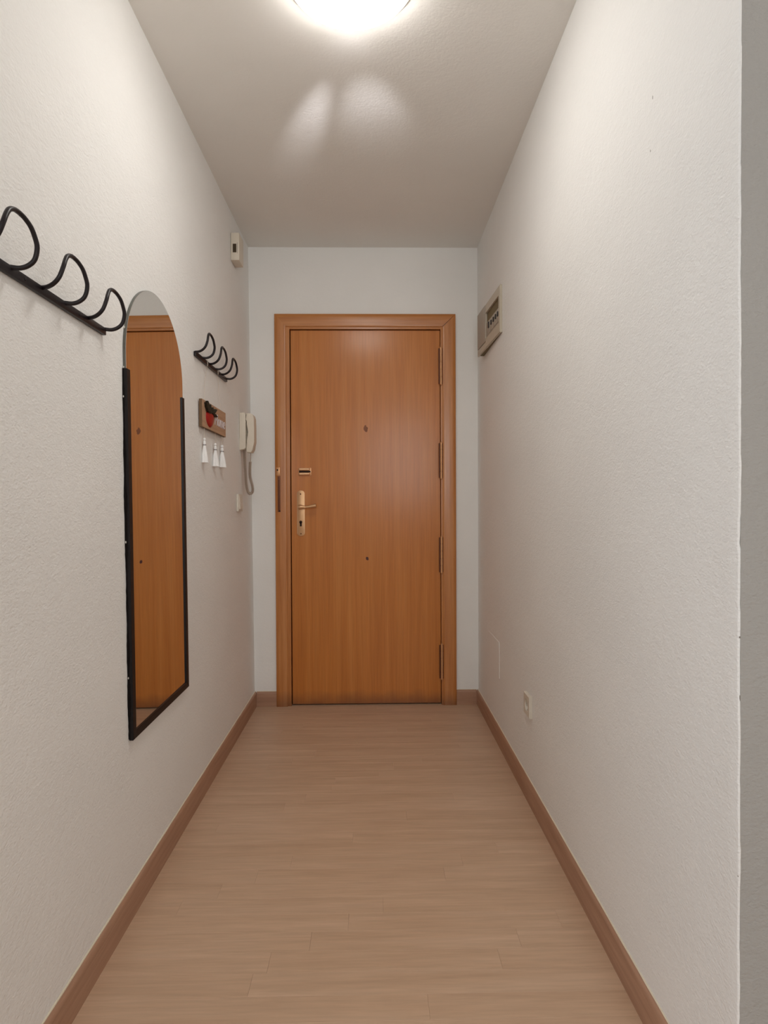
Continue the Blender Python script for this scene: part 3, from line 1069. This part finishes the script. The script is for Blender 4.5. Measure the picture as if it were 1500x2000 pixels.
obj('side_cover', slab(YG + 0.0030, FY1, 1.876, FZ1, -0.0085, 0.001, 0.0015), GREY_PL, fb, smooth=True)
obj('lower_cover', slab(YG - 0.001, FY1, FZ0, 1.873, -0.0085, -0.0005, 0.0012), BOX_PL, fb, smooth=True)
# casing sides back to the wall
sd = B()
box(sd, fx(FY0) + 0.004, XR, FY0 + 0.001, FY0 + 0.004, FZ0 + 0.002, FZ1 - 0.002)
obj('box_side', sd, BOX_PL, fb)
obj('cover_gap', slab(YG - 0.0035, YG + 0.0035, 1.870, 2.012, -0.0092, -0.0070), DARK, fb)
obj('mounting_strip', slab(WY0, WY1, WZ0 + 0.004, 1.962, -0.0088, -0.0045, 0.0005), GREY_PL, fb, smooth=True)
for i, y in enumerate((2.783, 2.735, 2.694, 2.655, 2.618)):
    w_ = 0.0165 if i else 0.011
    br = obj('breaker', slab(y - w_, y + w_, WZ0 + 0.012, 1.957, -0.008, -0.002, 0.0008), GREY_PL, fb, smooth=True)
    h_ = (1.923, 1.950) if i == 0 else (1.924, 1.944)
    obj('toggle', slab(y - 0.0065, y + 0.0065, h_[0], h_[1], -0.003, 0.0025, 0.0008), BLACK_PL, br, smooth=True)

# ------------------------------------------------------------------ blank cover and socket on the right wall
bc = obj('junction_cover', box(B(), XR - 0.0018, XR + 0.001, 2.652, 2.90, 0.298, 0.462, bev=0.0004, seg=1), WALL_SMOOTH, smooth=True)
bc['label'] = 'flat painted-over junction cover low on right wall near the corner'
bc['category'] = 'cover plate'

sk = thing('wall_socket', 'cream electrical socket low on the right wall', 'socket', (XR, 2.137, 0.315))
SY0, SY1, SZ0, SZ1 = 2.098, 2.176, 0.313, 0.394
scy, scz = (SY0 + SY1) / 2, (SZ0 + SZ1) / 2
bm = B()
# plate with a round well
n = 32
outer = []
half = (SY1 - SY0) / 2 - 0.002
for i in range(n):
    a = 2 * pi * i / n + pi / 4
    c_, s2 = cos(a), sin(a)
    m_ = max(abs(c_), abs(s2))
    outer.append((scy + half * c_ / m_, scz + half * s2 / m_))
def ring_at(pts_, x):
    return [bm.verts.new((x, y, z)) for y, z in pts_]
def circ(r):
    return [(scy + r * cos(2 * pi * i / n + pi / 4), scz + r * sin(2 * pi * i / n + pi / 4)) for i in range(n)]
grow = [(scy + (y - scy) * (half + 0.002) / half, scz + (z - scz) * (half + 0.002) / half) for y, z in outer]
rs = [ring_at(grow, XR - 0.0003), ring_at(grow, XR - 0.0095), ring_at(outer, XR - 0.0125), ring_at(circ(0.0225), XR - 0.0125), ring_at(circ(0.0215), XR - 0.0115),
      ring_at(circ(0.0205), XR - 0.002)]
for a, b in zip(rs, rs[1:]):
    for i in range(n):
        bm.faces.new((a[i], a[(i + 1) % n], b[(i + 1) % n], b[i]))
bm.faces.new(rs[-1])
bm.faces.new(rs[0][::-1])
obj('socket_plate', bm, WHITE_PL, sk, smooth=True)
for dy in (-0.0095, 0.0095):
    obj('pin_hole', lathe(B(), [(0.0026, XR - 0.0018), (0.0026, XR - 0.0023)], scy + dy, scz, 12, 'x'), DARK, sk)
for dz in (-1, 1):
    obj('earth_clip', box(B(), XR - 0.009, XR - 0.002, scy - 0.003, scy + 0.003, scz + dz * 0.0195 - 0.001, scz + dz * 0.0195 + 0.001), SILVER, sk)
